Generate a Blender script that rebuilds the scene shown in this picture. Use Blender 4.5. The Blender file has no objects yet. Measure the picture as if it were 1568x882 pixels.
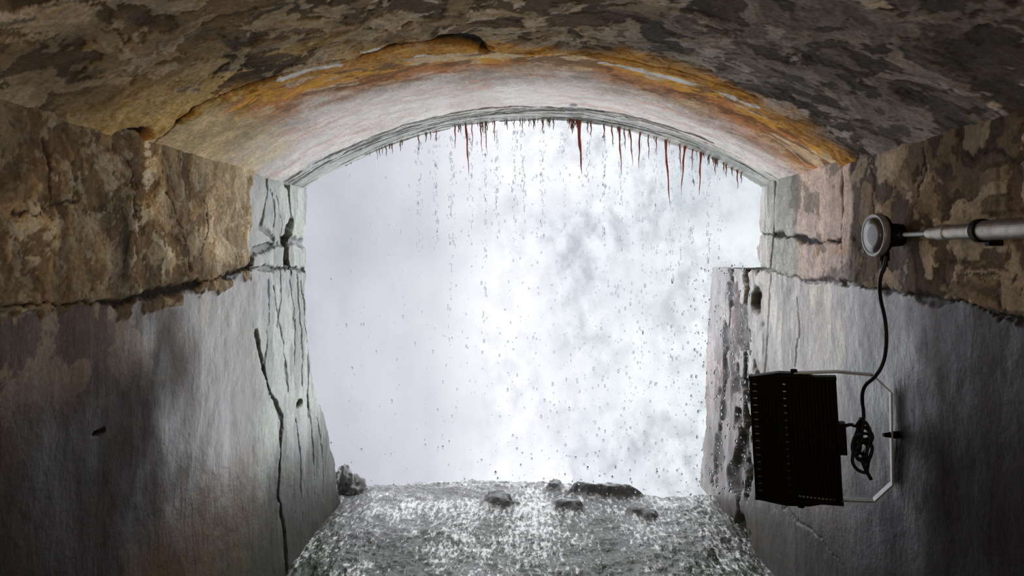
import bpy, math, random
import numpy as np
from mathutils import Vector, Matrix
random.seed(4)
F=1045.0; W=1.25; H=1.64; CX=810.0; CY=390.0
def P(px,py,d): return Vector(((px-CX)/F*d, d, H+(CY-py)/F*d))
def wl(px,py):   # photo point on left wall -> (depth, relative z)
    d=F*W/(CX-px); return (d,(CY-py)/F*d)
def wr(px,py):
    d=F*W/(px-CX); return (d,(CY-py)/F*d)
R=2.296; SPR=0.37
def vz(x): return SPR+np.sqrt(R*R-x*x)-(R-0.37)
def vc(px,py):   # photo point on vault -> (x, depth)
    d=2.0
    for i in range(60):
        x=(px-CX)/F*d; z=float(vz(min(abs(x),1.3)))
        d=0.5*d+0.5*z*F/max(20,(CY-py))
    return ((px-CX)/F*d,d)
# ---------- numpy noise ----------
def _h(ix,iy,seed):
    n=(ix.astype(np.int64)*374761393+iy.astype(np.int64)*668265263+seed*1274126177)&0xffffffff
    n=((n^(n>>13))*1274126177)&0xffffffff
    return ((n^(n>>16))&0xffff)/65535.0
def vn(x,y,seed=0):
    ix=np.floor(x);iy=np.floor(y);fx=x-ix;fy=y-iy
    fx=fx*fx*(3-2*fx);fy=fy*fy*(3-2*fy)
    a=_h(ix,iy,seed);b=_h(ix+1,iy,seed);c=_h(ix,iy+1,seed);d=_h(ix+1,iy+1,seed)
    return (a*(1-fx)+b*fx)*(1-fy)+(c*(1-fx)+d*fx)*fy
def fbm(x,y,s,seed=0,o=5,g=0.5):
    t=0;a=1;n=0
    for i in range(o):
        t=t+a*vn(x*s+17.3*i,y*s+9.1*i,seed+i);n+=a;a*=g;s*=2.03
    return t/n
def ss(a,b,x):
    t=np.clip((x-a)/(b-a),0,1);return t*t*(3-2*t)
def pdist(pts,x,y):
    best=np.full(x.shape,1e9)
    for (ax,ay),(bx,by) in zip(pts[:-1],pts[1:]):
        dx,dy=bx-ax,by-ay;L=dx*dx+dy*dy+1e-12
        t=np.clip(((x-ax)*dx+(y-ay)*dy)/L,0,1)
        best=np.minimum(best,np.hypot(x-ax-t*dx,y-ay-t*dy))
    return best
def mixc(c,col,m):
    return c*(1-m[...,None])+np.array(col)[None,None,:]*m[...,None]
def blob(x,y,cx,cy,rx,ry): return np.exp(-(((x-cx)/rx)**2+((y-cy)/ry)**2))
def crack(c,disp,pts,x,y,w,depth=0.02,col=(0.02,0.018,0.015),jit=0.02,seed=0):
    xx=x+(fbm(x,y,11,seed+50,5,.65)-.5)*jit*2.2; yy=y+(fbm(x,y,11,seed+70,5,.65)-.5)*jit*2.2
    wv=w*(0.15+1.3*ss(.25,.75,fbm(x,y,8,seed+90,3)))
    m=1-ss(0.35,1.0,pdist(pts,xx,yy)/wv)
    return mixc(c,col,m), disp-depth*m
# ---------- node helpers ----------
def newmat(name):
    m=bpy.data.materials.new(name);m.use_nodes=True
    nt=m.node_tree;return m,nt,nt.nodes['Principled BSDF']
def N(nt,t,**k):
    n=nt.nodes.new(t)
    for a,b in k.items():
        if a in n.inputs.keys(): n.inputs[a].default_value=b
        else: setattr(n,a,b)
    return n
def simple(name,col,rough=.5,metal=0,noise=0.15,bump=0.1,scale=40,spec=.5):
    m,nt,b=newmat(name)
    tc=N(nt,'ShaderNodeTexCoord');n=N(nt,'ShaderNodeTexNoise',Scale=scale,Detail=5.0)
    nt.links.new(tc.outputs['Object'],n.inputs['Vector'])
    mr=N(nt,'ShaderNodeMapRange');mr.inputs['To Min'].default_value=1-noise*2;mr.inputs['To Max'].default_value=1+noise*2
    nt.links.new(n.outputs['Fac'],mr.inputs['Value'])
    mx=N(nt,'ShaderNodeVectorMath',operation='SCALE');mx.inputs[0].default_value=col
    nt.links.new(mr.outputs[0],mx.inputs['Scale']);nt.links.new(mx.outputs[0],b.inputs['Base Color'])
    bp=N(nt,'ShaderNodeBump',Strength=bump,Distance=0.005);nt.links.new(n.outputs['Fac'],bp.inputs['Height'])
    nt.links.new(bp.outputs[0],b.inputs['Normal'])
    b.inputs['Roughness'].default_value=rough;b.inputs['Metallic'].default_value=metal
    b.inputs['Specular IOR Level'].default_value=spec
    return m
def masonry(name,stv=(7,7,2.0)):
    m,nt,b=newmat(name);L=nt.links.new
    tc=N(nt,'ShaderNodeTexCoord')
    mp=N(nt,'ShaderNodeMapping');mp.inputs['Scale'].default_value=stv;L(tc.outputs['Object'],mp.inputs['Vector'])
    n0=N(nt,'ShaderNodeTexNoise',Scale=1.0,Detail=8.0,Roughness=0.6,Distortion=.5);L(mp.outputs[0],n0.inputs['Vector'])
    n1=N(nt,'ShaderNodeTexNoise',Scale=16.0,Detail=8.0,Roughness=0.65);L(tc.outputs['Object'],n1.inputs['Vector'])
    n2=N(nt,'ShaderNodeTexNoise',Scale=75.0,Detail=6.0,Roughness=0.65);L(tc.outputs['Object'],n2.inputs['Vector'])
    at=N(nt,'ShaderNodeAttribute',attribute_name='Col');wt=N(nt,'ShaderNodeAttribute',attribute_name='wet')
    def mr(src,a,b_,c,d):
        r=N(nt,'ShaderNodeMapRange');L(src,r.inputs['Value'])
        for k,v in zip(('From Min','From Max','To Min','To Max'),(a,b_,c,d)):r.inputs[k].default_value=v
        return r.outputs[0]
    def mt(op,a,b_,c=None):
        q=N(nt,'ShaderNodeMath',operation=op)
        for i,v in enumerate((a,b_,c)):
            if v is None:continue
            if isinstance(v,(int,float)):q.inputs[i].default_value=v
            else:L(v,q.inputs[i])
        return q.outputs[0]
    mu=mt('MULTIPLY',mr(n1.outputs['Fac'],.32,.68,.74,1.26),mr(n2.outputs['Fac'],.3,.7,.66,1.34))
    mu=mt('MULTIPLY',mu,mr(n0.outputs['Fac'],.3,.7,.68,1.32))
    sc=N(nt,'ShaderNodeVectorMath',operation='SCALE');L(at.outputs['Color'],sc.inputs[0]);L(mu,sc.inputs['Scale'])
    L(sc.outputs[0],b.inputs['Base Color'])
    base=mr(wt.outputs['Fac'],0,1,.95,.08)
    L(mt('ADD',base,mr(n0.outputs['Fac'],.35,.65,-.04,.22)),b.inputs['Roughness'])
    L(mr(wt.outputs['Fac'],.2,.95,.08,.6),b.inputs['Specular IOR Level'])
    b0=N(nt,'ShaderNodeBump',Strength=.3,Distance=.02);L(n0.outputs['Fac'],b0.inputs['Height'])
    b1=N(nt,'ShaderNodeBump',Strength=.45,Distance=.009);L(n1.outputs['Fac'],b1.inputs['Height']);L(b0.outputs[0],b1.inputs['Normal'])
    b2=N(nt,'ShaderNodeBump',Strength=.45,Distance=.0035);L(n2.outputs['Fac'],b2.inputs['Height']);L(b1.outputs[0],b2.inputs['Normal'])
    L(b2.outputs[0],b.inputs['Normal'])
    return m
def grid(name,V,C,wet,mat,flip=False):
    n,m,_=V.shape
    idx=np.arange(n*m).reshape(n,m)
    q=np.stack([idx[:-1,:-1],idx[1:,:-1],idx[1:,1:],idx[:-1,1:]],-1).reshape(-1,4)
    if flip:q=q[:,::-1]
    me=bpy.data.meshes.new(name)
    me.vertices.add(n*m);me.vertices.foreach_set('co',V.reshape(-1).astype(np.float32))
    me.loops.add(q.size);me.loops.foreach_set('vertex_index',q.reshape(-1).astype(np.int32))
    me.polygons.add(len(q));me.polygons.foreach_set('loop_start',(np.arange(len(q))*4).astype(np.int32))
    try: me.polygons.foreach_set('loop_total',np.full(len(q),4,np.int32))
    except Exception: pass
    me.update(calc_edges=True)
    a=me.color_attributes.new('Col','FLOAT_COLOR','POINT')
    c4=np.ones((n*m,4),np.float32);c4[:,:3]=np.clip(C,0.004,.95).reshape(-1,3);a.data.foreach_set('color',c4.reshape(-1))
    w=me.attributes.new('wet','FLOAT','POINT');w.data.foreach_set('value',wet.reshape(-1).astype(np.float32))
    me.shade_smooth()
    o=bpy.data.objects.new(name,me);bpy.context.collection.objects.link(o);me.materials.append(mat)
    return o
ystat=np.concatenate([np.arange(-3.0,1.3,.06),np.arange(1.3,3.3,.0052)])
def patches(wx,wy,seed,cols,base,sc=5.0,rough=.56):
    """layered flaking: returns colour and relief"""
    c=np.zeros(wx.shape+(3,));c=mixc(c,base,np.ones(wx.shape));h=np.zeros(wx.shape)
    for k,(col,s,th,dh,al) in enumerate(cols):
        n=fbm(wx,wy,s*sc/5,seed+37*k,6,rough)
        m=ss(th,th+.007,n)
        al=al*(.6+.4*ss(.35,.6,fbm(wx,wy,3,seed+37*k+11,3)))
        c=mixc(c,col,m*al);h=h*(1-m)+(h+dh)*m
        rim=ss(th-.014,th-.002,n)*(1-m)
        c=mixc(c,(.05,.04,.03),rim*.6*al)
    return c,h
# =============== LEFT WALL ===============
def wall(side):
    z=np.concatenate([np.arange(-H-.05,-1.3,.012),np.arange(-1.3,SPR+.07,.0055)])
    t=np.linspace(0,1,170)
    Z1=z[:,None]
    if side<0:
        ez=[-1.8,-1.64,-1.29,-.95,-.847,-.634,-.35,-.073,.386,.5]; ed=[4.52,4.5,4.35,4.15,4.02,3.9,3.86,3.82,3.84,3.84]
    else:
        ez=[-1.8,-1.64,-1.2,-.95,-.5,-.2,-.085,-.07,.1,.386,.5]; ed=[5.05,5.0,4.84,4.80,4.76,4.70,4.66,3.74,3.72,3.70,3.70]
    e=np.interp(z,ez,ed)+(fbm(z,z*0+3.3,9,7+side,5,.6)-.5)*.13
    Ys=np.broadcast_to(ystat[None,:],(len(z),len(ystat)))
    Yt=3.3+(e[:,None]-3.3)*t[None,1:]
    Y=np.concatenate([Ys,Yt],1);Z=np.broadcast_to(Z1,Y.shape).copy()
    return Y,Z
def finish(side,Y,Z,disp,C,wet,mat,name):
    X=side*(W-disp)
    V=np.stack([X,Y,Z+H],-1)
    ex=[]
    for k,dx in enumerate([.03,.12,.35]):
        c=V[:,-1:,:].copy();c[...,0]+=side*dx
        c[...,1]+= -.004*k; ex.append(c)
    V=np.concatenate([V]+ex,1);C=np.concatenate([C]+[C[:,-1:]*.8]*3,1);wet=np.concatenate([wet]+[wet[:,-1:]]*3,1)
    return grid(name,V,C,wet,mat,flip=(side>0))
mw=masonry('wet_weathered_concrete')
Y,Z=wall(-1)
C=np.zeros(Y.shape+(3,));disp=np.zeros(Y.shape)
wx=Y+(fbm(Y,Z,4,1)-.5)*.2; wz=Z+(fbm(Y,Z,4,2)-.5)*.2
ledge=[wl(-400,492),wl(0,468),wl(180,462),wl(260,445),wl(340,425),wl(384,408)]
lz=np.interp(Y,[p[0] for p in ledge],[p[1] for p in ledge])
lowedge=lz-.05*ss(.45,.6,fbm(Y,Z,6,17,5))-.01
up=ss(-.004,.004,Z-lowedge+(fbm(Y,Z,14,5,5,.6)-.5)*.04)*(1-ss(3.03,3.07,Y+(fbm(Y,Z,7,6,5,.6)-.5)*.3))
C=mixc(C,(.085,.050,.032),np.ones(Y.shape))
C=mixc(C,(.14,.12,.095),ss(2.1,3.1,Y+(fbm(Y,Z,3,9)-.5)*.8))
C=mixc(C,(.020,.010,.009),ss(-.15,-.6,Z+(fbm(Y,Z,3,10)-.5)*.6)*(1-ss(2.15,2.75,Y)))  # maroon lower wall; near end darkened in the colour for daylight falloff
rust=ss(.40,.55,fbm(wx,wz,2.2,12)+.35*blob(Y,Z,2.75,-1.2,.6,.35)-.12)*ss(-.80,-.9,Z)
C=mixc(C,(.085,.042,.010),rust*.9)
C=mixc(C,(.03,.045,.015),blob(Y,Z,3.05,-1.45,.35,.22)*.7)
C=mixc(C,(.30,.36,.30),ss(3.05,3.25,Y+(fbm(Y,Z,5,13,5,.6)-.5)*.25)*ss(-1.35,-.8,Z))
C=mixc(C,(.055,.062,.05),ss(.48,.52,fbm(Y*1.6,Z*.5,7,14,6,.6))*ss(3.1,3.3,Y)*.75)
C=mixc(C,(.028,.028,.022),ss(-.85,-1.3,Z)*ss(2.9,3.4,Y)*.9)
C=mixc(C,(.38,.29,.19),ss(.55,.58,fbm(Y,Z,9,15,6,.6))*(1-ss(2.9,3.1,Y))*.6*ss(-.5,-.1,Z))
u,uh=patches(wx,wz,20,[((.22,.145,.085),4,.50,-.005,.9),((.80,.57,.31),7,.52,.004,.9),((.12,.085,.055),6,.55,-.005,.85),((.90,.76,.52),11,.555,.003,.95),((.20,.14,.09),15,.59,-.002,.8),((.95,.86,.66),24,.61,.002,.8)],(.60,.40,.20))
u=mixc(u,(.07,.055,.04),ss(.48,.60,fbm(wx,wz*.6,2.6,41,5))*.6)
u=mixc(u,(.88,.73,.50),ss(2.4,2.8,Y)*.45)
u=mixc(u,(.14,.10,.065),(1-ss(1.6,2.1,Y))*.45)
u=mixc(u,(.05,.042,.035),blob(Y,Z,2.11,.02,.035,.15)*.95)
u=mixc(u,(.18,.13,.085),(1-ss(.0,.12,Z-lz+(fbm(Y,Z,8,47)-.5)*.12))*.6)
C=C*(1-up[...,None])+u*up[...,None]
disp+=up*(.008+uh*.6)+.016*(fbm(Y,Z,3,3)-.5)+.004*(fbm(Y,Z,14,4)-.5)
C,disp=crack(C,disp,ledge,Y,Z,.020,.014,(.03,.022,.018),.02,1)
C,disp=crack(C,disp,[wl(384,408),wl(388,385),wl(440,368),wl(468,372)],Y,Z,.026,.02,seed=2)
C,disp=crack(C,disp,[wl(410,270),wl(408,300),wl(400,345),wl(420,365)],Y,Z,.016,.01,(.06,.06,.05),seed=3)
C,disp=crack(C,disp,[wl(440,275),wl(446,330),wl(440,400),wl(447,412)],Y,Z,.05,.04,seed=4,jit=.015)
C,disp=crack(C,disp,[wl(392,510),wl(403,560),wl(413,600),wl(432,640),(wl(428,700)),wl(425,760),wl(436,820),wl(440,882)],Y,Z,.020,.015,seed=5)
C,disp=crack(C,disp,[wl(384,410),wl(468,412)],Y,Z,.016,.015,seed=6)
for k,(a,b,c,d) in enumerate([(455,420,462,590),(430,420,425,500),(418,440,440,600),(470,600,480,760),(452,640,462,800),(425,300,430,380),(410,430,405,560),(445,430,452,560),(462,430,472,640),(484,640,495,760),(415,290,420,350)]):
    C,disp=crack(C,disp,[wl(a,b),wl((a+c)/2+4,(b+d)/2),wl(c,d)],Y,Z,.011,.005,(.05,.05,.045),.03,seed=10+k)
for k,(a,b,c,d) in enumerate([(190,250,205,330),(60,210,70,300),(255,300,290,420),(20,330,120,300),(300,260,310,400)]):
    C,disp=crack(C,disp,[wl(a,b),wl((a+c)/2+9,(b+d)/2),wl(c,d)],Y,Z,.009,.004,(.06,.04,.03),.04,seed=30+k)
h=blob(Y,Z,*wl(458,618),.05,.022);C=mixc(C,(.01,.01,.01),ss(.3,.6,h));disp-=.06*ss(.3,.6,h)
h=blob(Y,Z,*wl(152,662),.03,.008);C=mixc(C,(.01,.01,.01),ss(.3,.6,h));disp-=.03*ss(.3,.6,h)
wet=(1-up*.85)*(.42+.52*ss(2.0,2.8,Y+(fbm(Y,Z,5,18)-.5)*.7))*(1-.35*ss(-.8,-1.2,Z))
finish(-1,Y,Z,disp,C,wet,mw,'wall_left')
# =============== RIGHT WALL ===============
Y,Z=wall(1)
C=np.zeros(Y.shape+(3,));disp=np.zeros(Y.shape)
wx=Y+(fbm(Y,Z,4,101)-.5)*.25; wz=Z+(fbm(Y,Z,4,102)-.5)*.25
ledge=[wr(1900,560),wr(1568,495),wr(1480,465),wr(1400,452),wr(1330,440),wr(1290,432),wr(1240,430),wr(1165,412)]
o=sorted(ledge);lz=np.interp(Y,[p[0] for p in o],[p[1] for p in o])
up=ss(-.004,.004,Z-lz+(fbm(Y,Z,14,105,5,.6)-.5)*.04)*(1-ss(3.55,3.6,Y))
C=mixc(C,(.022,.018,.020),np.ones(Y.shape))
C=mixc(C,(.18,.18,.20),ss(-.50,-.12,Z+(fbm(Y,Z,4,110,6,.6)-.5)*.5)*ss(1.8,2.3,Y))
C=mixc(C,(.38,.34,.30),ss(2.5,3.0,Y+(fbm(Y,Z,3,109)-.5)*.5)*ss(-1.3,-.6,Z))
C=mixc(C,(.014,.010,.012),ss(-.35,-.7,Z+(fbm(Y,Z,3,111)-.5)*.4)*(1-ss(2.35,2.6,Y)))  # purplish low part, its near end painted darker to follow fading daylight
C=mixc(C,(.08,.08,.07),ss(.51,.55,fbm(Y*1.8,Z*.5,8,114,6,.6))*ss(2.9,3.3,Y)*.75)
C=mixc(C,(.62,.58,.42),ss(.54,.6,fbm(Y*2.5,Z*.5,6,117,6,.6))*ss(2.6,2.8,Y)*ss(-.7,-.3,Z)*(1-ss(3.4,3.6,Y))*.8)
C=mixc(C,(.34,.26,.255),ss(4.05,4.15,Y))
C=mixc(C,(.05,.042,.038),ss(.48,.52,fbm(Y,Z*.45,6,115,6,.6))*ss(4.0,4.1,Y)*.75)
C=mixc(C,(.06,.055,.048),ss(-.8,-1.3,Z)*ss(3.0,3.6,Y)*.8)
u,uh=patches(wx,wz,120,[((.08,.055,.04),4,.51,-.004,.9),((.30,.22,.14),7,.56,.004,.8),((.055,.042,.033),6,.54,-.003,.8),((.48,.39,.28),11,.59,.003,.8)],(.135,.095,.066))
row=np.floor((Z+.02)/.13)
br=np.abs(((Z+.02)/.13)%1-.5)
bj=np.abs(((Y/.24)+row*.5)%1-.5)
jt=np.maximum(ss(.42,.47,br),ss(.45,.48,bj))*(1-ss(1.98,2.1,Y))*ss(.45,.6,fbm(Y,Z,6,160))
u=mixc(u,(.05,.04,.03),jt*.6)
n1=fbm(wx,wz,5,140,6,.6);n2=fbm(wx,wz,7,150,6,.6)
pk=ss(2.62,2.66,Y+(fbm(Y,Z,6,140)-.5)*.2)
pc=np.zeros(Y.shape+(3,));pc=mixc(pc,(.74,.61,.55),np.ones(Y.shape));pc=mixc(pc,(.50,.52,.48),ss(3.15,3.22,Y));pc=mixc(pc,(.72,.50,.33),ss(.52,.58,n2)*(1-ss(3.1,3.2,Y))*ss(.1,-.02,Z))
pc=mixc(pc,(.20,.175,.15),ss(.55,.58,n1)*.7)
u=u*(1-pk[...,None])+pc*pk[...,None]
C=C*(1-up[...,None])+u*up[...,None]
disp+=up*(.008+(uh*.6-.002*jt)*(1-pk))+.016*(fbm(Y,Z,3,103)-.5)+.004*(fbm(Y,Z,14,104)-.5)
C,disp=crack(C,disp,ledge[:-2],Y,Z,.018,.012,(.02,.018,.015),.02,201)
C,disp=crack(C,disp,ledge[-3:],Y,Z,.014,.008,(.10,.08,.08),.02,221)
C,disp=crack(C,disp,[wr(1160,358),wr(1195,362),wr(1240,370),wr(1292,372)],Y,Z,.020,.015,seed=202)
C,disp=crack(C,disp,[wr(1292,235),wr(1294,300),wr(1290,372),wr(1293,432)],Y,Z,.012,.008,(.10,.08,.07),seed=203)
C,disp=crack(C,disp,[wr(1190,265),wr(1188,340),wr(1180,420),wr(1172,560),wr(1168,760)],Y,Z,.014,.006,(.10,.09,.08),seed=204)
C,disp=crack(C,disp,[wr(1144,402),wr(1143,480),wr(1141,560),wr(1140,660),wr(1128,760),wr(1140,860)],Y,Z,.22,.05,(.03,.025,.016),.03,205)
C,disp=crack(C,disp,[wr(1122,410),wr(1114,520),wr(1108,600),wr(1100,700),wr(1088,740)],Y,Z,.09,.02,(.025,.022,.02),.06,206)
C,disp=crack(C,disp,[wr(1158,290),wr(1158,400)],Y,Z,.06,.04,(.05,.04,.03),.03,207)
C=mixc(C,(.20,.09,.04),blob(Y,Z,*wr(1155,360),.06,.10)*.8)
for k,(a,b,c,d) in enumerate([(1220,450,1215,560),(1330,250,1345,330),(1420,200,1400,330),(1200,780,1290,860),(1480,230,1560,240)]):
    C,disp=crack(C,disp,[wr(a,b),wr((a+c)/2+6,(b+d)/2),wr(c,d)],Y,Z,.009,.004,(.05,.045,.04),.04,seed=230+k)
wet=(1-up*.6)*(.52+.42*ss(2.0,2.6,Y+(fbm(Y,Z,5,118)-.5)*.7))*(1-.25*ss(-.4,-.9,Z))
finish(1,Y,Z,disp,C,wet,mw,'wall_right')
# =============== VAULT ===============
x=np.linspace(-1.262,1.262,440)
t=np.linspace(0,1,90)
e=np.interp(x,[-1.3,-1.25,0,1.25,1.3],[3.84,3.84,3.77,3.69,3.69])+(fbm(x,x*0+1.3,9,301,6,.65)-.5)*.10
Yc=np.concatenate([np.broadcast_to(ystat[None,:],(len(x),len(ystat))),3.3+(e[:,None]-3.3)*t[None,1:]],1)
X=np.broadcast_to(x[:,None],Yc.shape).copy();Y=Yc
ring=np.interp(X,[-1.25,-.6,0,.6,1.25],[2.22,2.36,2.45,2.56,2.74])+(fbm(X,Y,5,302,6,.6)-.5)*.16
rel=Y-ring
near=1-ss(-.006,.006,rel)
wx=X+(fbm(X,Y,4,303)-.5)*.22; wy=Y+(fbm(X,Y,4,304)-.5)*.22
C=np.zeros(Y.shape+(3,))
C=mixc(C,(.95,.86,.80),np.ones(Y.shape))
C=mixc(C,(.62,.49,.42),ss(.45,.6,fbm(wx,wy*.6,4,305,6,.6))*.5)
C=mixc(C,(.46,.48,.44),ss(3.40,3.48,Y+(fbm(X,Y,6,306,5,.6)-.5)*.14))
C=mixc(C,(.14,.15,.13),ss(.52,.56,fbm(wx*.5,wy*2,9,316,6,.6))*ss(3.42,3.5,Y)*.6)
C=mixc(C,(.68,.30,.18),ss(.53,.60,fbm(wx*.4,wy*2.5,7,307,6,.6))*.45*(1-ss(3.3,3.4,Y)))
sd=.08*np.abs(X)/1.25
band=1-ss(.14+sd,.34+sd*2,rel+(fbm(X,Y,5,308,6,.6)-.5)*.30)
C=mixc(C,(.72,.32,.12),band)
C=mixc(C,(.95,.50,.08),ss(.42,.50,fbm(wx,wy,5,309,6,.6))*(1-ss(.10,.22,rel+(fbm(X,Y,6,310)-.5)*.2)))
C=mixc(C,(.92,.73,.48),ss(.54,.565,fbm(wx,wy*1.5,6,311,6,.6))*band*.85)
C=mixc(C,(.28,.13,.05),ss(.58,.60,fbm(wx,wy*2,8,312,6,.6))*band*.8)
C=mixc(C,(.80,.64,.38),(1-ss(-1.1,-.95,X+(fbm(X,Y,6,315)-.5)*.2))*(1-ss(.75,.9,rel)))
nc,nh=patches(wx,wy,320,[((.11,.08,.05),3.6,.51,-.004,.85),((.38,.28,.165),6,.545,.005,.85),((.07,.052,.035),7,.56,-.004,.8),((.62,.52,.40),9,.605,.003,.95),((.12,.09,.065),15,.60,-.002,.8),((.50,.40,.27),13,.60,.002,.8)],(.21,.15,.09))
gr=nc.mean(-1,keepdims=True)*np.array([.98,.86,.78])
k=ss(0,.7,X)[...,None];nc=nc*(1-k)+gr*k
n2=fbm(wx,wy,6,331,6,.6)
nb=(1-ss(.05,.20,-rel+(fbm(X,Y,5,350,6,.6)-.5)*.25))
nc=mixc(nc,(.74,.37,.07),nb*.85)
nc=mixc(nc,(.74,.53,.22),ss(.48,.495,n2)*(1-ss(.1,.6,-rel))*(1-ss(-.9,-.2,X))*.9)
C=C*(1-near[...,None])+nc*near[...,None]
disp=near*(.014+.7*nh)+.014*(fbm(X,Y,3,361)-.5)+.004*(fbm(X,Y,13,362)-.5)
for k,(a,b,c,d,w_) in enumerate([(432,115,512,90,.028),(560,72,590,68,.014),(930,98,1055,128,.032),(1095,138,1160,160,.024),(640,82,662,82,.016)]):
    q=[vc(a,b),vc((a+c)/2,(b+d)/2-2),vc(c,d)]
    m=1-ss(.6,.8,pdist(q,X+(fbm(X,Y,12,370+k,6,.65)-.5)*.07,Y+(fbm(X,Y,12,380+k,6,.65)-.5)*.05)/w_)
    C=mixc(C,(.95,.95,.94),m)
C,disp=crack(C,disp,[vc(555,78),vc(640,58),vc(700,52),vc(742,66)],X,Y,.04,.025,seed=390)
C,disp=crack(C,disp,[vc(740,72),vc(800,82),vc(920,78)],X,Y,.018,.02,seed=391)
C,disp=crack(C,disp,[vc(940,82),vc(1050,106),vc(1160,146)],X,Y,.014,.015,seed=392)
C,disp=crack(C,disp,[vc(230,225),vc(300,160),vc(400,120),vc(520,85)],X,Y,.012,.015,(.06,.04,.02),seed=393)
for k in range(11):
    yy=3.42+.036*k
    if k in(5,):continue
    a=random.randint(0,2);b_=random.randint(5,8)
    xs=np.linspace(-1.25,1.25,8)
    C,disp=crack(C,disp,[(xs[i],yy+.02*math.sin(i*2+k)-.05*xs[i]) for i in range(a,b_)],X,Y,.010 if k%3 else .018,.006,(.09,.085,.08),.03,400+k)
h=blob(X,Y,*vc(878,162),.022,.035);C=mixc(C,(.02,.02,.02),ss(.3,.6,h))
h=blob(X,Y,*vc(200,205),.05,.09);C=mixc(C,(.035,.03,.02),ss(.3,.8,h));disp-=.03*ss(.3,.8,h)
wet=.2+.5*(1-near)*ss(.3,.6,rel)
Zb=vz(X)
nx=X/R;nz=(Zb-(SPR-(R-.37)))/R
V=np.stack([X-nx*disp,Y,H+Zb-nz*disp],-1)
ex=[]
for dz in(.03,.12,.5):
    c=V[:,-1:,:].copy();c[...,2]+=dz;ex.append(c)
V=np.concatenate([V]+ex,1);C=np.concatenate([C]+[C[:,-1:]*.8]*3,1);wet=np.concatenate([wet]+[wet[:,-1:]]*3,1)
mc=masonry('peeling_vault_plaster',(4,6,4))
ceil=grid('ceiling',V,C,wet,mc,flip=True)
# =============== FLOOR ===============
x=np.linspace(-1.3,1.3,400);yb=np.concatenate([np.arange(-3,2.6,.06)])
e=np.interp(x,[-1.3,-1,-.4,.1,.6,.9,1.3],[4.86,4.88,4.95,4.93,4.78,4.64,4.66])+(fbm(x,x*0,6,501,5)-.5)*.16
t=np.linspace(0,1,380)
Y=np.concatenate([np.broadcast_to(yb[None],(len(x),len(yb))),2.6+(e[:,None]-2.6)*t[None,:]],1)
X=np.broadcast_to(x[:,None],Y.shape).copy()
n=fbm(X,Y,5,510,6,.6)
lump=np.zeros(X.shape)
for (px,py,d,rx,ry,hh_) in [(766,772,4.5,.10,.09,.06),(870,778,4.4,.09,.08,.05),(925,757,4.66,.24,.06,.075),(850,748,4.8,.10,.06,.04),(985,790,4.3,.10,.07,.035)]:
    p=P(px,py,d);wv=(fbm(X,Y,9,560)-.5)*.16
    lump+=hh_*ss(.25,.75,blob(X+wv,Y-wv,p.x,p.y,rx,ry))
hgt=.05*(n-.5)+.012*(fbm(X,Y,18,520,4)-.5)+lump
C=np.zeros(Y.shape+(3,));C=mixc(C,(.040,.040,.036),np.ones(Y.shape));C=mixc(C,(.10,.10,.095),ss(.48,.56,n));C=mixc(C,(.022,.036,.014),ss(.46,.54,fbm(X,Y,3,530,5))*.85)
C=mixc(C,(.24,.24,.25),ss(3.9,4.5,Y+(fbm(X,Y,4,541)-.5)*.6)*.7)
C=mixc(C,(.08,.08,.085),ss(.012,.03,lump)*.7)
fo=ss(3.5,4.4,Y)*.15+1.5*fbm(X,Y*.7,4.5,540,4)-.62-.8*ss(.01,.03,lump)
V=np.stack([X,Y,hgt],-1)
ex=[]
for dy,dz in((.02,-.05),(.06,-.2),(.15,-1.2)):
    c=V[:,-1:,:].copy();c[...,2]+=dz;c[...,1]+=dy;ex.append(c)
V=np.concatenate([V]+ex,1);C=np.concatenate([C]+[C[:,-1:]*.8]*3,1);fo=np.concatenate([fo]+[fo[:,-1:]]*3,1)
mf,nt,b=newmat('wet_rock_floor');L=nt.links.new
tc=N(nt,'ShaderNodeTexCoord');at=N(nt,'ShaderNodeAttribute',attribute_name='Col');wt=N(nt,'ShaderNodeAttribute',attribute_name='wet')
n1=N(nt,'ShaderNodeTexNoise',Scale=42.0,Detail=6.0,Roughness=.75);n2=N(nt,'ShaderNodeTexNoise',Scale=12.0,Detail=5.0,Roughness=.55)
mp=N(nt,'ShaderNodeMapping');mp.inputs['Scale'].default_value=(1,.36,1);L(tc.outputs['Object'],mp.inputs[0])
L(mp.outputs[0],n1.inputs['Vector']);L(mp.outputs[0],n2.inputs['Vector'])
ad=N(nt,'ShaderNodeMath',operation='MULTIPLY_ADD');L(wt.outputs['Fac'],ad.inputs[0]);ad.inputs[1].default_value=.22;L(n1.outputs['Fac'],ad.inputs[2])
cr=N(nt,'ShaderNodeValToRGB');cr.color_ramp.elements[0].position=.57;cr.color_ramp.elements[1].position=.68;L(ad.outputs[0],cr.inputs[0])
mx=N(nt,'ShaderNodeMix',data_type='RGBA');L(cr.outputs[0],mx.inputs[0]);L(at.outputs['Color'],mx.inputs[6]);mx.inputs[7].default_value=(.85,.88,.88,1)
L(mx.outputs[2],b.inputs['Base Color']);b.inputs['Roughness'].default_value=.16
b.inputs['Specular IOR Level'].default_value=.3
b1=N(nt,'ShaderNodeBump',Strength=1.0,Distance=.05);L(n2.outputs['Fac'],b1.inputs['Height'])
b2=N(nt,'ShaderNodeBump',Strength=.6,Distance=.008);L(n1.outputs['Fac'],b2.inputs['Height']);L(b1.outputs[0],b2.inputs['Normal']);L(b2.outputs[0],b.inputs['Normal'])
grid('floor',V,C,fo,mf,flip=True)
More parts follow.
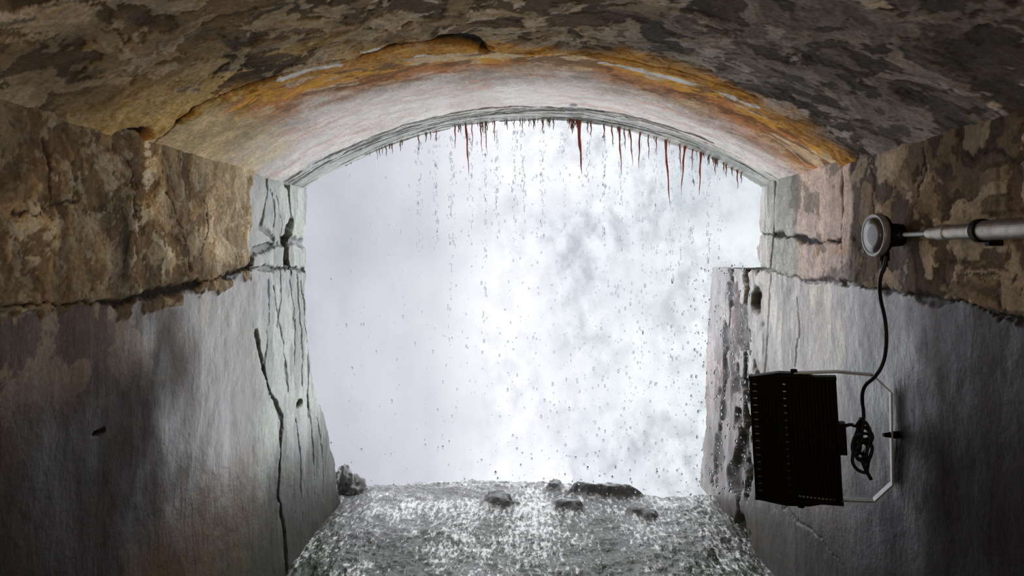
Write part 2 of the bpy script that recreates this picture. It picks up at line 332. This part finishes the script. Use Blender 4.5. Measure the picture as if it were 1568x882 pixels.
# back wall
x=np.linspace(-1.35,1.35,40);z=np.linspace(-.05,2.6,40)
Xb,Zb2=np.meshgrid(x,z,indexing='ij');V=np.stack([Xb,-2.98+.03*fbm(Xb,Zb2,4,600),Zb2],-1)
grid('wall_back',V,np.ones(V.shape)*np.array([.25,.2,.15]),np.ones(Xb.shape)*.2,mw)
# =============== mesh helpers ===============
def obj(name,verts,faces,mat,parent=None,smooth=False,bevel=0):
    me=bpy.data.meshes.new(name);me.from_pydata([tuple(v) for v in verts],[],faces);me.update();me.materials.append(mat)
    if smooth:me.shade_smooth()
    o=bpy.data.objects.new(name,me);bpy.context.collection.objects.link(o)
    if parent:o.parent=parent
    if bevel:
        m=o.modifiers.new('b','BEVEL');m.width=bevel;m.segments=2;m.limit_method='ANGLE'
    return o
def boxv(c,s,M=None):
    v=[]
    for dx in(-.5,.5):
        for dy in(-.5,.5):
            for dz in(-.5,.5):
                p=Vector((c[0]+dx*s[0],c[1]+dy*s[1],c[2]+dz*s[2]));v.append(M@p if M else p)
    return v,[(0,1,3,2),(4,6,7,5),(0,4,5,1),(2,3,7,6),(0,2,6,4),(1,5,7,3)]
def multi(parts):
    V=[];Fc=[]
    for v,f in parts:
        k=len(V);V+=v;Fc+=[tuple(i+k for i in q) for q in f]
    return V,Fc
def lathe(prof,origin,axis,n=40):
    a=Vector(axis).normalized();u=a.orthogonal().normalized();w=a.cross(u)
    V=[];Fc=[]
    for h,r in prof:
        for i in range(n):
            t=2*math.pi*i/n;V.append(Vector(origin)+a*h+(u*math.cos(t)+w*math.sin(t))*r)
    for k in range(len(prof)-1):
        for i in range(n):
            j=(i+1)%n;Fc.append((k*n+i,k*n+j,(k+1)*n+j,(k+1)*n+i))
    Fc.append(tuple(range(n))[::-1]);Fc.append(tuple((len(prof)-1)*n+i for i in range(n)))
    return V,Fc
def tube(name,pts,r,mat,parent=None):
    cu=bpy.data.curves.new(name,'CURVE');cu.dimensions='3D';cu.bevel_depth=r;cu.bevel_resolution=4;cu.resolution_u=10;cu.use_fill_caps=True
    s=cu.splines.new('NURBS');s.points.add(len(pts)-1)
    for p,q in zip(s.points,pts):p.co=(*q,1)
    s.use_endpoint_u=True;s.order_u=3
    cu.materials.append(mat)
    o=bpy.data.objects.new(name,cu);bpy.context.collection.objects.link(o)
    if parent:o.parent=parent
    return o
def empty(name):
    o=bpy.data.objects.new(name,None);bpy.context.collection.objects.link(o);return o
blk=simple('black_powder_coat',(.0015,.0015,.0018),.6,0,.1,.1,80,.12)
rub=simple('black_rubber',(.004,.004,.004),.5,spec=.3)
stl=simple('galvanised_steel',(.26,.26,.26),.45,.5,.2,.1,60)
alu=simple('bare_aluminium',(.27,.25,.225),.42,.7,.3,.2,40)
# =============== FLOOD LIGHT ===============
fl=empty('flood_light')
c0=P(1221,671,2.46)
Mr=Matrix.Translation(c0)@Matrix.Rotation(math.radians(-21),4,'Z')@Matrix.Rotation(math.radians(-3),4,'Y')
hw,hh=.150,.213
parts=[]
parts.append(boxv((-.085,0,0),(.089,.024,2*hh),Mr));parts.append(boxv((.054,0,0),(.169,.024,2*hh),Mr))
parts.append(boxv((-.150,0,0),(.010,.024,2*hh+.02),Mr))
for i in range(17):
    zz=-hh+.006+i*(2*hh-.012)/16
    parts.append(boxv((-.136,0,zz),(.022,.024,.021),Mr));parts.append(boxv((-.035,0,zz),(.02,.024,.021),Mr))
parts.append(boxv((-.008,0,hh+.006),(.295,.05,.012),Mr));parts.append(boxv((-.008,0,-hh-.006),(.295,.05,.012),Mr))
v,f=multi(parts);obj('housing',v,f,blk,fl,bevel=.001)
parts=[boxv((x0,-.024,0),(.004,.03,2*hh-.01),Mr) for x0 in [-.12+.0115*i for i in range(7)]+[-.02+.0125*i for i in range(13)]]
v,f=multi(parts);obj('cooling_fins',v,f,blk,fl)
v,f=multi([boxv((.145,-.012,.01),(.03,.05,.11),Mr)]);obj('driver_box',v,f,blk,fl,bevel=.004)
gl,nt,b=newmat('lamp_glass');b.inputs['Base Color'].default_value=(.03,.03,.035,1);b.inputs['Roughness'].default_value=.08
nn=N(nt,'ShaderNodeTexNoise',Scale=30.0);bb=N(nt,'ShaderNodeBump',Strength=.05);nt.links.new(nn.outputs[0],bb.inputs['Height']);nt.links.new(bb.outputs[0],b.inputs['Normal'])
parts=[boxv((-.085,.015,0),(.07,.006,2*hh-.03),Mr),boxv((.055,.015,0),(.14,.006,2*hh-.03),Mr)]
v,f=multi(parts);obj('lens_glass',v,f,gl,fl)
for s in(1,-1):
    pr=[Vector((-.155,.0,s*(hh+.010))),Vector((.138,.0,s*(hh-.006))),Vector((.03,.0,s*(hh+.022))),Vector((-.05,.0,s*(hh+.026)))]
    V=[]
    for yy in(-.025,.025):
        V+=[Mr@(p+Vector((0,yy,0))) for p in pr]
    obj('end_cap',V,[(0,1,2,3),(7,6,5,4),(0,4,5,1),(1,5,6,2),(2,6,7,3),(3,7,4,0)],blk,fl,bevel=.002)
    v,f=lathe([(0,.012),(.014,.012),(.016,.008)],Mr@Vector((.0,0,s*(hh+.02))),(0,0,s),16);obj('pivot_bolt',v,f,blk,fl)
yk=[P(1215,571,2.46),P(1282,569,2.42),P(1336,574,2.36),P(1364,600,2.33),P(1366,740,2.33),P(1338,766,2.36),P(1282,764,2.42),P(1222,757,2.46)]
V=[];Fc=[]
for i,p in enumerate(yk):
    a=yk[max(0,i-1)];c=yk[min(len(yk)-1,i+1)];tg=(c-a).normalized()
    wd=Vector((.35,1,0)).normalized();nr=tg.cross(wd).normalized()
    for du,dv in((-.02,-.003),(.02,-.003),(.02,.003),(-.02,.003)):V.append(p+wd*du+nr*dv)
for i in range(len(yk)-1):
    for k in range(4):
        j=(k+1)%4;Fc.append((i*4+k,i*4+j,i*4+4+j,i*4+4+k))
Fc+=[(3,2,1,0),tuple(len(V)-4+k for k in range(4))]
obj('mounting_yoke',V,Fc,stl,fl,bevel=.001)
v,f=lathe([(0,.014),(.02,.014),(.03,.010),(.05,.007)],P(1366,666,2.33)+Vector((.02,0,0)),(-1,0,0),6);obj('anchor_bolt',v,f,blk,fl)
tube('lamp_lead',[Mr@Vector((.150,-.02,.05)),P(1302,648,2.40),P(1312,655,2.37),P(1318,640,2.36)],.006,rub,fl)
# =============== CABLE ===============
cb=empty('power_cable')
tube('cable_run',[P(1357,392,2.24),P(1356,405,2.24),P(1347,425,2.25),P(1347,455,2.27),P(1355,485,2.28),P(1358,520,2.28),P(1354,555,2.29),P(1340,578,2.30),P(1323,590,2.33),P(1319,610,2.36),P(1324,640,2.36),P(1318,668,2.36)],.0062,rub,cb)
co=[]
for i in range(64):
    a=i/63*2*math.pi*4.5;k=i/63
    c=P(1321+4*math.sin(3*a),685+10*math.sin(k*6),2.355+.02*math.sin(a*.7))
    co.append(c+Vector((.030*math.cos(a)*(.7+.4*math.sin(a*.37)),0,.085*math.sin(a)*(.65+.35*math.cos(a*.23)))))
tube('cable_coil',co,.0058,rub,cb)
tube('cable_tie',[P(1309,668,2.33),P(1322,662,2.32),P(1334,667,2.34),P(1324,675,2.36),P(1309,668,2.33)],.005,rub,cb)
tube('cable_tail',[P(1318,700,2.35),P(1326,722,2.34),P(1334,734,2.34)],.0062,rub,cb)
# =============== ROUND SPOTLIGHT ===============
jb=empty('round_spotlight')
o=P(1338,360,2.27)
ax=Vector((1,.05,0))
v,f=lathe([(.0,.060),(-.004,.064),(-.004,.070),(.0,.072),(.016,.072),(.018,.066)],o,ax);obj('bezel_ring',v,f,stl,jb,True)
v,f=lathe([(.018,.066),(.03,.066),(.04,.055),(.05,.04),(.075,.038),(.10,.036)],o,ax);obj('lamp_body',v,f,blk,jb,True)
v,f=lathe([(-.0045,.057),(-.006,.03),(-.007,.004)],o,ax);obj('lamp_lens',v,f,simple('frosted_lens',(.10,.095,.085),.25,.0,.3,.1,30),jb,True)
v,f=lathe([(0,.016),(.03,.016),(.032,.011),(.05,.011)],o+Vector((.035,0,-.055)),(0,0,-1),20);obj('cable_gland',v,f,blk,jb)
cp=empty('conduit_pipe')
zc=H+.063
tube('thin_rod',[Vector((1.185,2.27,zc)),Vector((1.185,1.95,zc))],.0075,stl,cp)
v,f=lathe([(0,.019),(.03,.019),(.031,.015),(.06,.012)],Vector((1.185,2.215,zc)),(0,-1,0),20);obj('black_gland',v,f,blk,cp)
v,f=lathe([(0,.010),(.004,.018),(.05,.018),(.052,.023),(.09,.023),(.091,.0205),(.20,.0205),(.215,.026),(1.6,.026)],Vector((1.185,2.02,zc)),(0,-1,0),28);obj('steel_conduit',v,f,alu,cp,False)
v,f=lathe([(0,.031),(.022,.031)],Vector((1.185,1.80,zc)),(0,-1,0),28);obj('clamp_ring',v,f,blk,cp,bevel=.002)
v,f=boxv((1.225,1.789,zc-.01),(.05,.02,.06));obj('clamp_foot',v,f,blk,cp,bevel=.002)
# =============== STALACTITES ===============
rd=simple('red_mineral_drip',(.46,.10,.07),.3,0,.4,.3,60)
gy=simple('grey_mineral_drip',(.30,.29,.26),.3,0,.4,.3,60)
L_=[(713,75,.8,5),(697,30,.5,0),(735,40,.5,3),(757,28,.5,0),(885,78,1.5,6),(876,18,1.2,0),(925,24,.6,0),(947,70,.7,5),(964,52,.6,5),(980,52,.7,-2),(992,36,.5,2),(1018,100,.9,8),(1040,40,.5,3),(1049,68,.8,-6),(1073,62,.8,-2),(1128,26,.6,2),(640,18,.5,2),(668,14,.5,0),(800,16,.5,0),(830,20,.5,1),(905,20,.6,0),(1005,25,.5,0),(1060,30,.5,0),(1095,22,.6,0),(1112,16,.6,0),(936,30,.6,3),(955,30,.5,3),(600,12,.5,1),(742,48,.4,4),(722,34,.4,2)]
def spikes(L_,name,mat):
    V=[];Fc=[]
    for px,ln,wd,sl in L_:
        d=float(np.interp(px,[470,810,1165],[3.80,3.73,3.65]));xx=(px-CX)/F*d;top=H+float(vz(xx))+.03
        l=ln/F*d+.04;n=7;K=9;k0=len(V)
        for k in range(K):
            t=k/(K-1);r=.0085*wd*(1-t)**.7*(1+.25*math.sin(k*2.3+px))+.0006
            for i in range(n):
                a=2*math.pi*i/n;V.append((xx+sl/F*d*t+r*math.cos(a)+.002*math.sin(k*1.7+px),d+r*math.sin(a),top-l*t))
        for k in range(K-1):
            for i in range(n):
                j=(i+1)%n;Fc.append((k0+k*n+i,k0+(k+1)*n+i,k0+(k+1)*n+j,k0+k*n+j))
    return obj(name,V,Fc,mat,None,True)
st=spikes(L_,'stalactite_cluster',rd)
L2=[(random.uniform(560,1150) if random.random()<.5 else random.gauss(790,70),random.uniform(2,14),random.uniform(.25,.7),random.uniform(-1,2)) for i in range(80)]
g=spikes(L2,'small_drips',gy);g.parent=st
# =============== DROPLETS ===============
wm,nt,b=newmat('water_drop');b.inputs['Base Color'].default_value=(.34,.37,.39,1);b.inputs['Roughness'].default_value=.05;b.inputs['IOR'].default_value=1.33;b.inputs['Transmission Weight'].default_value=1;b.inputs['Specular IOR Level'].default_value=.2
import bmesh
bm=bmesh.new();bmesh.ops.create_icosphere(bm,subdivisions=1,radius=1);bv=np.array([v.co[:] for v in bm.verts]);bf=[tuple(v.index for v in q.verts) for q in bm.faces];bm.free()
V=[];Fc=[]
def drop(p,r,el):
    if abs(p[0])>1.15: return
    k=len(V)
    for q in bv:V.append((p[0]+q[0]*r,p[1]+q[1]*r,p[2]+q[2]*r*el))
    Fc.extend([tuple(i+k for i in g) for g in bf])
cols=[642,668,690,695,720,742,760,788,800,830,862,900,925,950,985,1005,1030,1042,1060,1085,1100,1118,1135,1150]
for c in cols:
    d=3.88+random.random()*.15;y0=200+abs(c-810)**2*.0006;n=random.randint(24,70)
    for i in range(n):
        py=y0+random.random()**1.5*(330 if c in(690,742,1030,1100,985) else 170)
        drop(P(c+random.gauss(0,2.2),py,d+random.uniform(-.03,.03)),random.uniform(.002,.005),random.uniform(1,3.8))
for i in range(2600):
    px=random.uniform(500,1150) if random.random()<.25 else 1150-abs(random.gauss(0,230))
    py=random.uniform(200,760);d=random.uniform(3.88,4.8)
    if abs((px-CX)/F*d)>1.12 and py>400: d=3.5
    drop(P(px,py,d),random.choice([.0018,.002,.0025,.003,.0035,.0045,.006,.0075]),random.uniform(.8,1.9))
obj('falling_water_droplets',V,Fc,wm,None,True)
# =============== ROCKS ===============
rm=simple('dark_wet_rock',(.09,.09,.092),.3,0,.5,.5,18)
def rock(p,s,seed,n=3):
    bm=bmesh.new();bmesh.ops.create_icosphere(bm,subdivisions=4,radius=1)
    from mathutils import noise
    for v in bm.verts:
        q=v.co.copy();k=1+.4*noise.noise(q*1.3+Vector((seed,0,0)))+.2*noise.noise(q*3.5+Vector((seed,5,0)))+.06*noise.noise(q*9)
        q=q*k;v.co=Vector((q.x*s[0],q.y*s[1],q.z*s[2]))
    me=bpy.data.meshes.new('rock');bm.to_mesh(me);bm.free();me.materials.append(rm);me.shade_smooth()
    o=bpy.data.objects.new('rock',me);o.location=p;bpy.context.collection.objects.link(o)
for (px,py,d,s,sd) in [(536,748,4.74,(.10,.1,.075),5),(525,735,4.68,(.06,.07,.09),9)]:
    p=P(px,py,d);rock((p.x,p.y,max(.0,p.z)),s,sd*3.7)
# =============== WATERFALL ===============
x=np.linspace(-9,9,160);z=np.linspace(-7,9,120)
Xw,Zw=np.meshgrid(x,z,indexing='ij');Yw=8.5+.6*fbm(Xw,Zw*.3,1.2,700)+.25*fbm(Xw,Zw*.5,4,710)
V=np.stack([Xw,Yw,Zw],-1)
wf,nt,b=newmat('falling_water_mist');L=nt.links.new;nt.nodes.remove(b);out=nt.nodes['Material Output']
tc=N(nt,'ShaderNodeTexCoord')
n1=N(nt,'ShaderNodeTexNoise',Scale=.55,Detail=5.0,Roughness=.45,Distortion=.3);n2=N(nt,'ShaderNodeTexNoise',Scale=3.6,Detail=8.0,Roughness=.6,Distortion=.15);n3=N(nt,'ShaderNodeTexNoise',Scale=1.0,Detail=4.0,Roughness=.5)
mp=N(nt,'ShaderNodeMapping');mp.inputs['Scale'].default_value=(1.1,1,.8);mp.inputs['Rotation'].default_value=(0,.5,0);L(tc.outputs['Object'],mp.inputs[0])
mq=N(nt,'ShaderNodeMapping');mq.inputs['Location'].default_value=(2.1,0,.6);L(tc.outputs['Object'],mq.inputs[0])
L(mq.outputs[0],n1.inputs['Vector']);L(mp.outputs[0],n2.inputs['Vector']);L(mq.outputs[0],n3.inputs['Vector'])
sx=N(nt,'ShaderNodeSeparateXYZ');L(tc.outputs['Object'],sx.inputs[0])
mxx=N(nt,'ShaderNodeMapRange');L(sx.outputs[0],mxx.inputs['Value']);mxx.inputs['From Min'].default_value=-1.0;mxx.inputs['From Max'].default_value=.7;mxx.inputs['To Min'].default_value=.08;mxx.inputs['To Max'].default_value=1.0
pm=N(nt,'ShaderNodeMapRange');L(n3.outputs['Fac'],pm.inputs['Value']);pm.inputs['From Min'].default_value=.38;pm.inputs['From Max'].default_value=.6;pm.inputs['To Min'].default_value=.25;pm.inputs['To Max'].default_value=.9
pf=N(nt,'ShaderNodeMath',operation='MULTIPLY');L(mxx.outputs[0],pf.inputs[0]);L(pm.outputs[0],pf.inputs[1])
cx=N(nt,'ShaderNodeValToRGB');e=cx.color_ramp.elements;mxr=N(nt,'ShaderNodeMapRange');L(sx.outputs[0],mxr.inputs['Value']);mxr.inputs['From Min'].default_value=-4;mxr.inputs['From Max'].default_value=4
e[0].position=.2;e[0].color=(.50,.515,.555,1);e[1].position=.46;e[1].color=(.90,.90,.91,1);q=e.new(.34);q.color=(.59,.60,.64,1);q=e.new(.58);q.color=(.82,.84,.86,1);q=e.new(.75);q.color=(.70,.74,.75,1)
L(mxr.outputs[0],cx.inputs[0])
c1=N(nt,'ShaderNodeValToRGB');c1.color_ramp.elements[0].position=.35;c1.color_ramp.elements[0].color=(.82,.83,.86,1);c1.color_ramp.elements[1].position=.62;c1.color_ramp.elements[1].color=(1.0,1.0,1.0,1);L(n1.outputs['Fac'],c1.inputs[0])
c2=N(nt,'ShaderNodeValToRGB');c2.color_ramp.elements[0].position=.34;c2.color_ramp.elements[0].color=(.58,.60,.62,1);c2.color_ramp.elements[1].position=.60;c2.color_ramp.elements[1].color=(1.05,1.05,1.05,1);L(n2.outputs['Fac'],c2.inputs[0])
m0=N(nt,'ShaderNodeMix',data_type='RGBA',blend_type='MULTIPLY');m0.inputs[0].default_value=1;L(cx.outputs[0],m0.inputs[6]);L(c1.outputs[0],m0.inputs[7])
m1=N(nt,'ShaderNodeMix',data_type='RGBA',blend_type='MULTIPLY');L(pf.outputs[0],m1.inputs[0]);L(m0.outputs[2],m1.inputs[6]);L(c2.outputs[0],m1.inputs[7])
tr=N(nt,'ShaderNodeBsdfTranslucent');tp=N(nt,'ShaderNodeBsdfTransparent');L(m1.outputs[2],tr.inputs['Color']);L(m1.outputs[2],tp.inputs['Color'])
ms=N(nt,'ShaderNodeMixShader');ms.inputs[0].default_value=.16;L(tp.outputs[0],ms.inputs[1]);L(tr.outputs[0],ms.inputs[2]);L(ms.outputs[0],out.inputs['Surface'])
grid('waterfall',V,np.ones(V.shape),np.ones(Xw.shape),wf)
# =============== WORLD & LIGHTS ===============
w=bpy.data.worlds.new('overcast');bpy.context.scene.world=w;w.use_nodes=True
bg=w.node_tree.nodes['Background'];bg.inputs[0].default_value=(.97,.975,1,1);bg.inputs[1].default_value=1.0
s=bpy.data.lights.new('daylight_fill','SUN');s.energy=6.0;s.angle=math.radians(160);s.color=(1,.99,.97)  # very wide sun lamp, added as soft sky fill to brighten the interior
so=bpy.data.objects.new('daylight_fill',s);bpy.context.collection.objects.link(so)
so.rotation_euler=Vector((0,-1,.05)).to_track_quat('-Z','Y').to_euler()
def area(name,loc,dirn,e,size,col):
    a=bpy.data.lights.new(name,'AREA');a.energy=e;a.size=size;a.color=col
    o=bpy.data.objects.new(name,a);o.location=loc;bpy.context.collection.objects.link(o)
    o.rotation_euler=Vector(dirn).to_track_quat('-Z','Y').to_euler()
area('tunnel_lamp',(0,-.9,1.6),(0,1,1.0),26,.5,(1,.80,.56))
# =============== CAMERA ===============
cd=bpy.data.cameras.new('camera');cd.sensor_width=36;cd.lens=F/1568*36;cd.shift_x=-26/1568;cd.shift_y=-51/1568;cd.clip_start=.02
co_=bpy.data.objects.new('camera',cd);co_.location=(0,0,H);co_.rotation_euler=(math.pi/2,0,0);bpy.context.collection.objects.link(co_)
sc=bpy.context.scene;sc.camera=co_
sc.view_settings.view_transform='Standard';sc.view_settings.look='None'
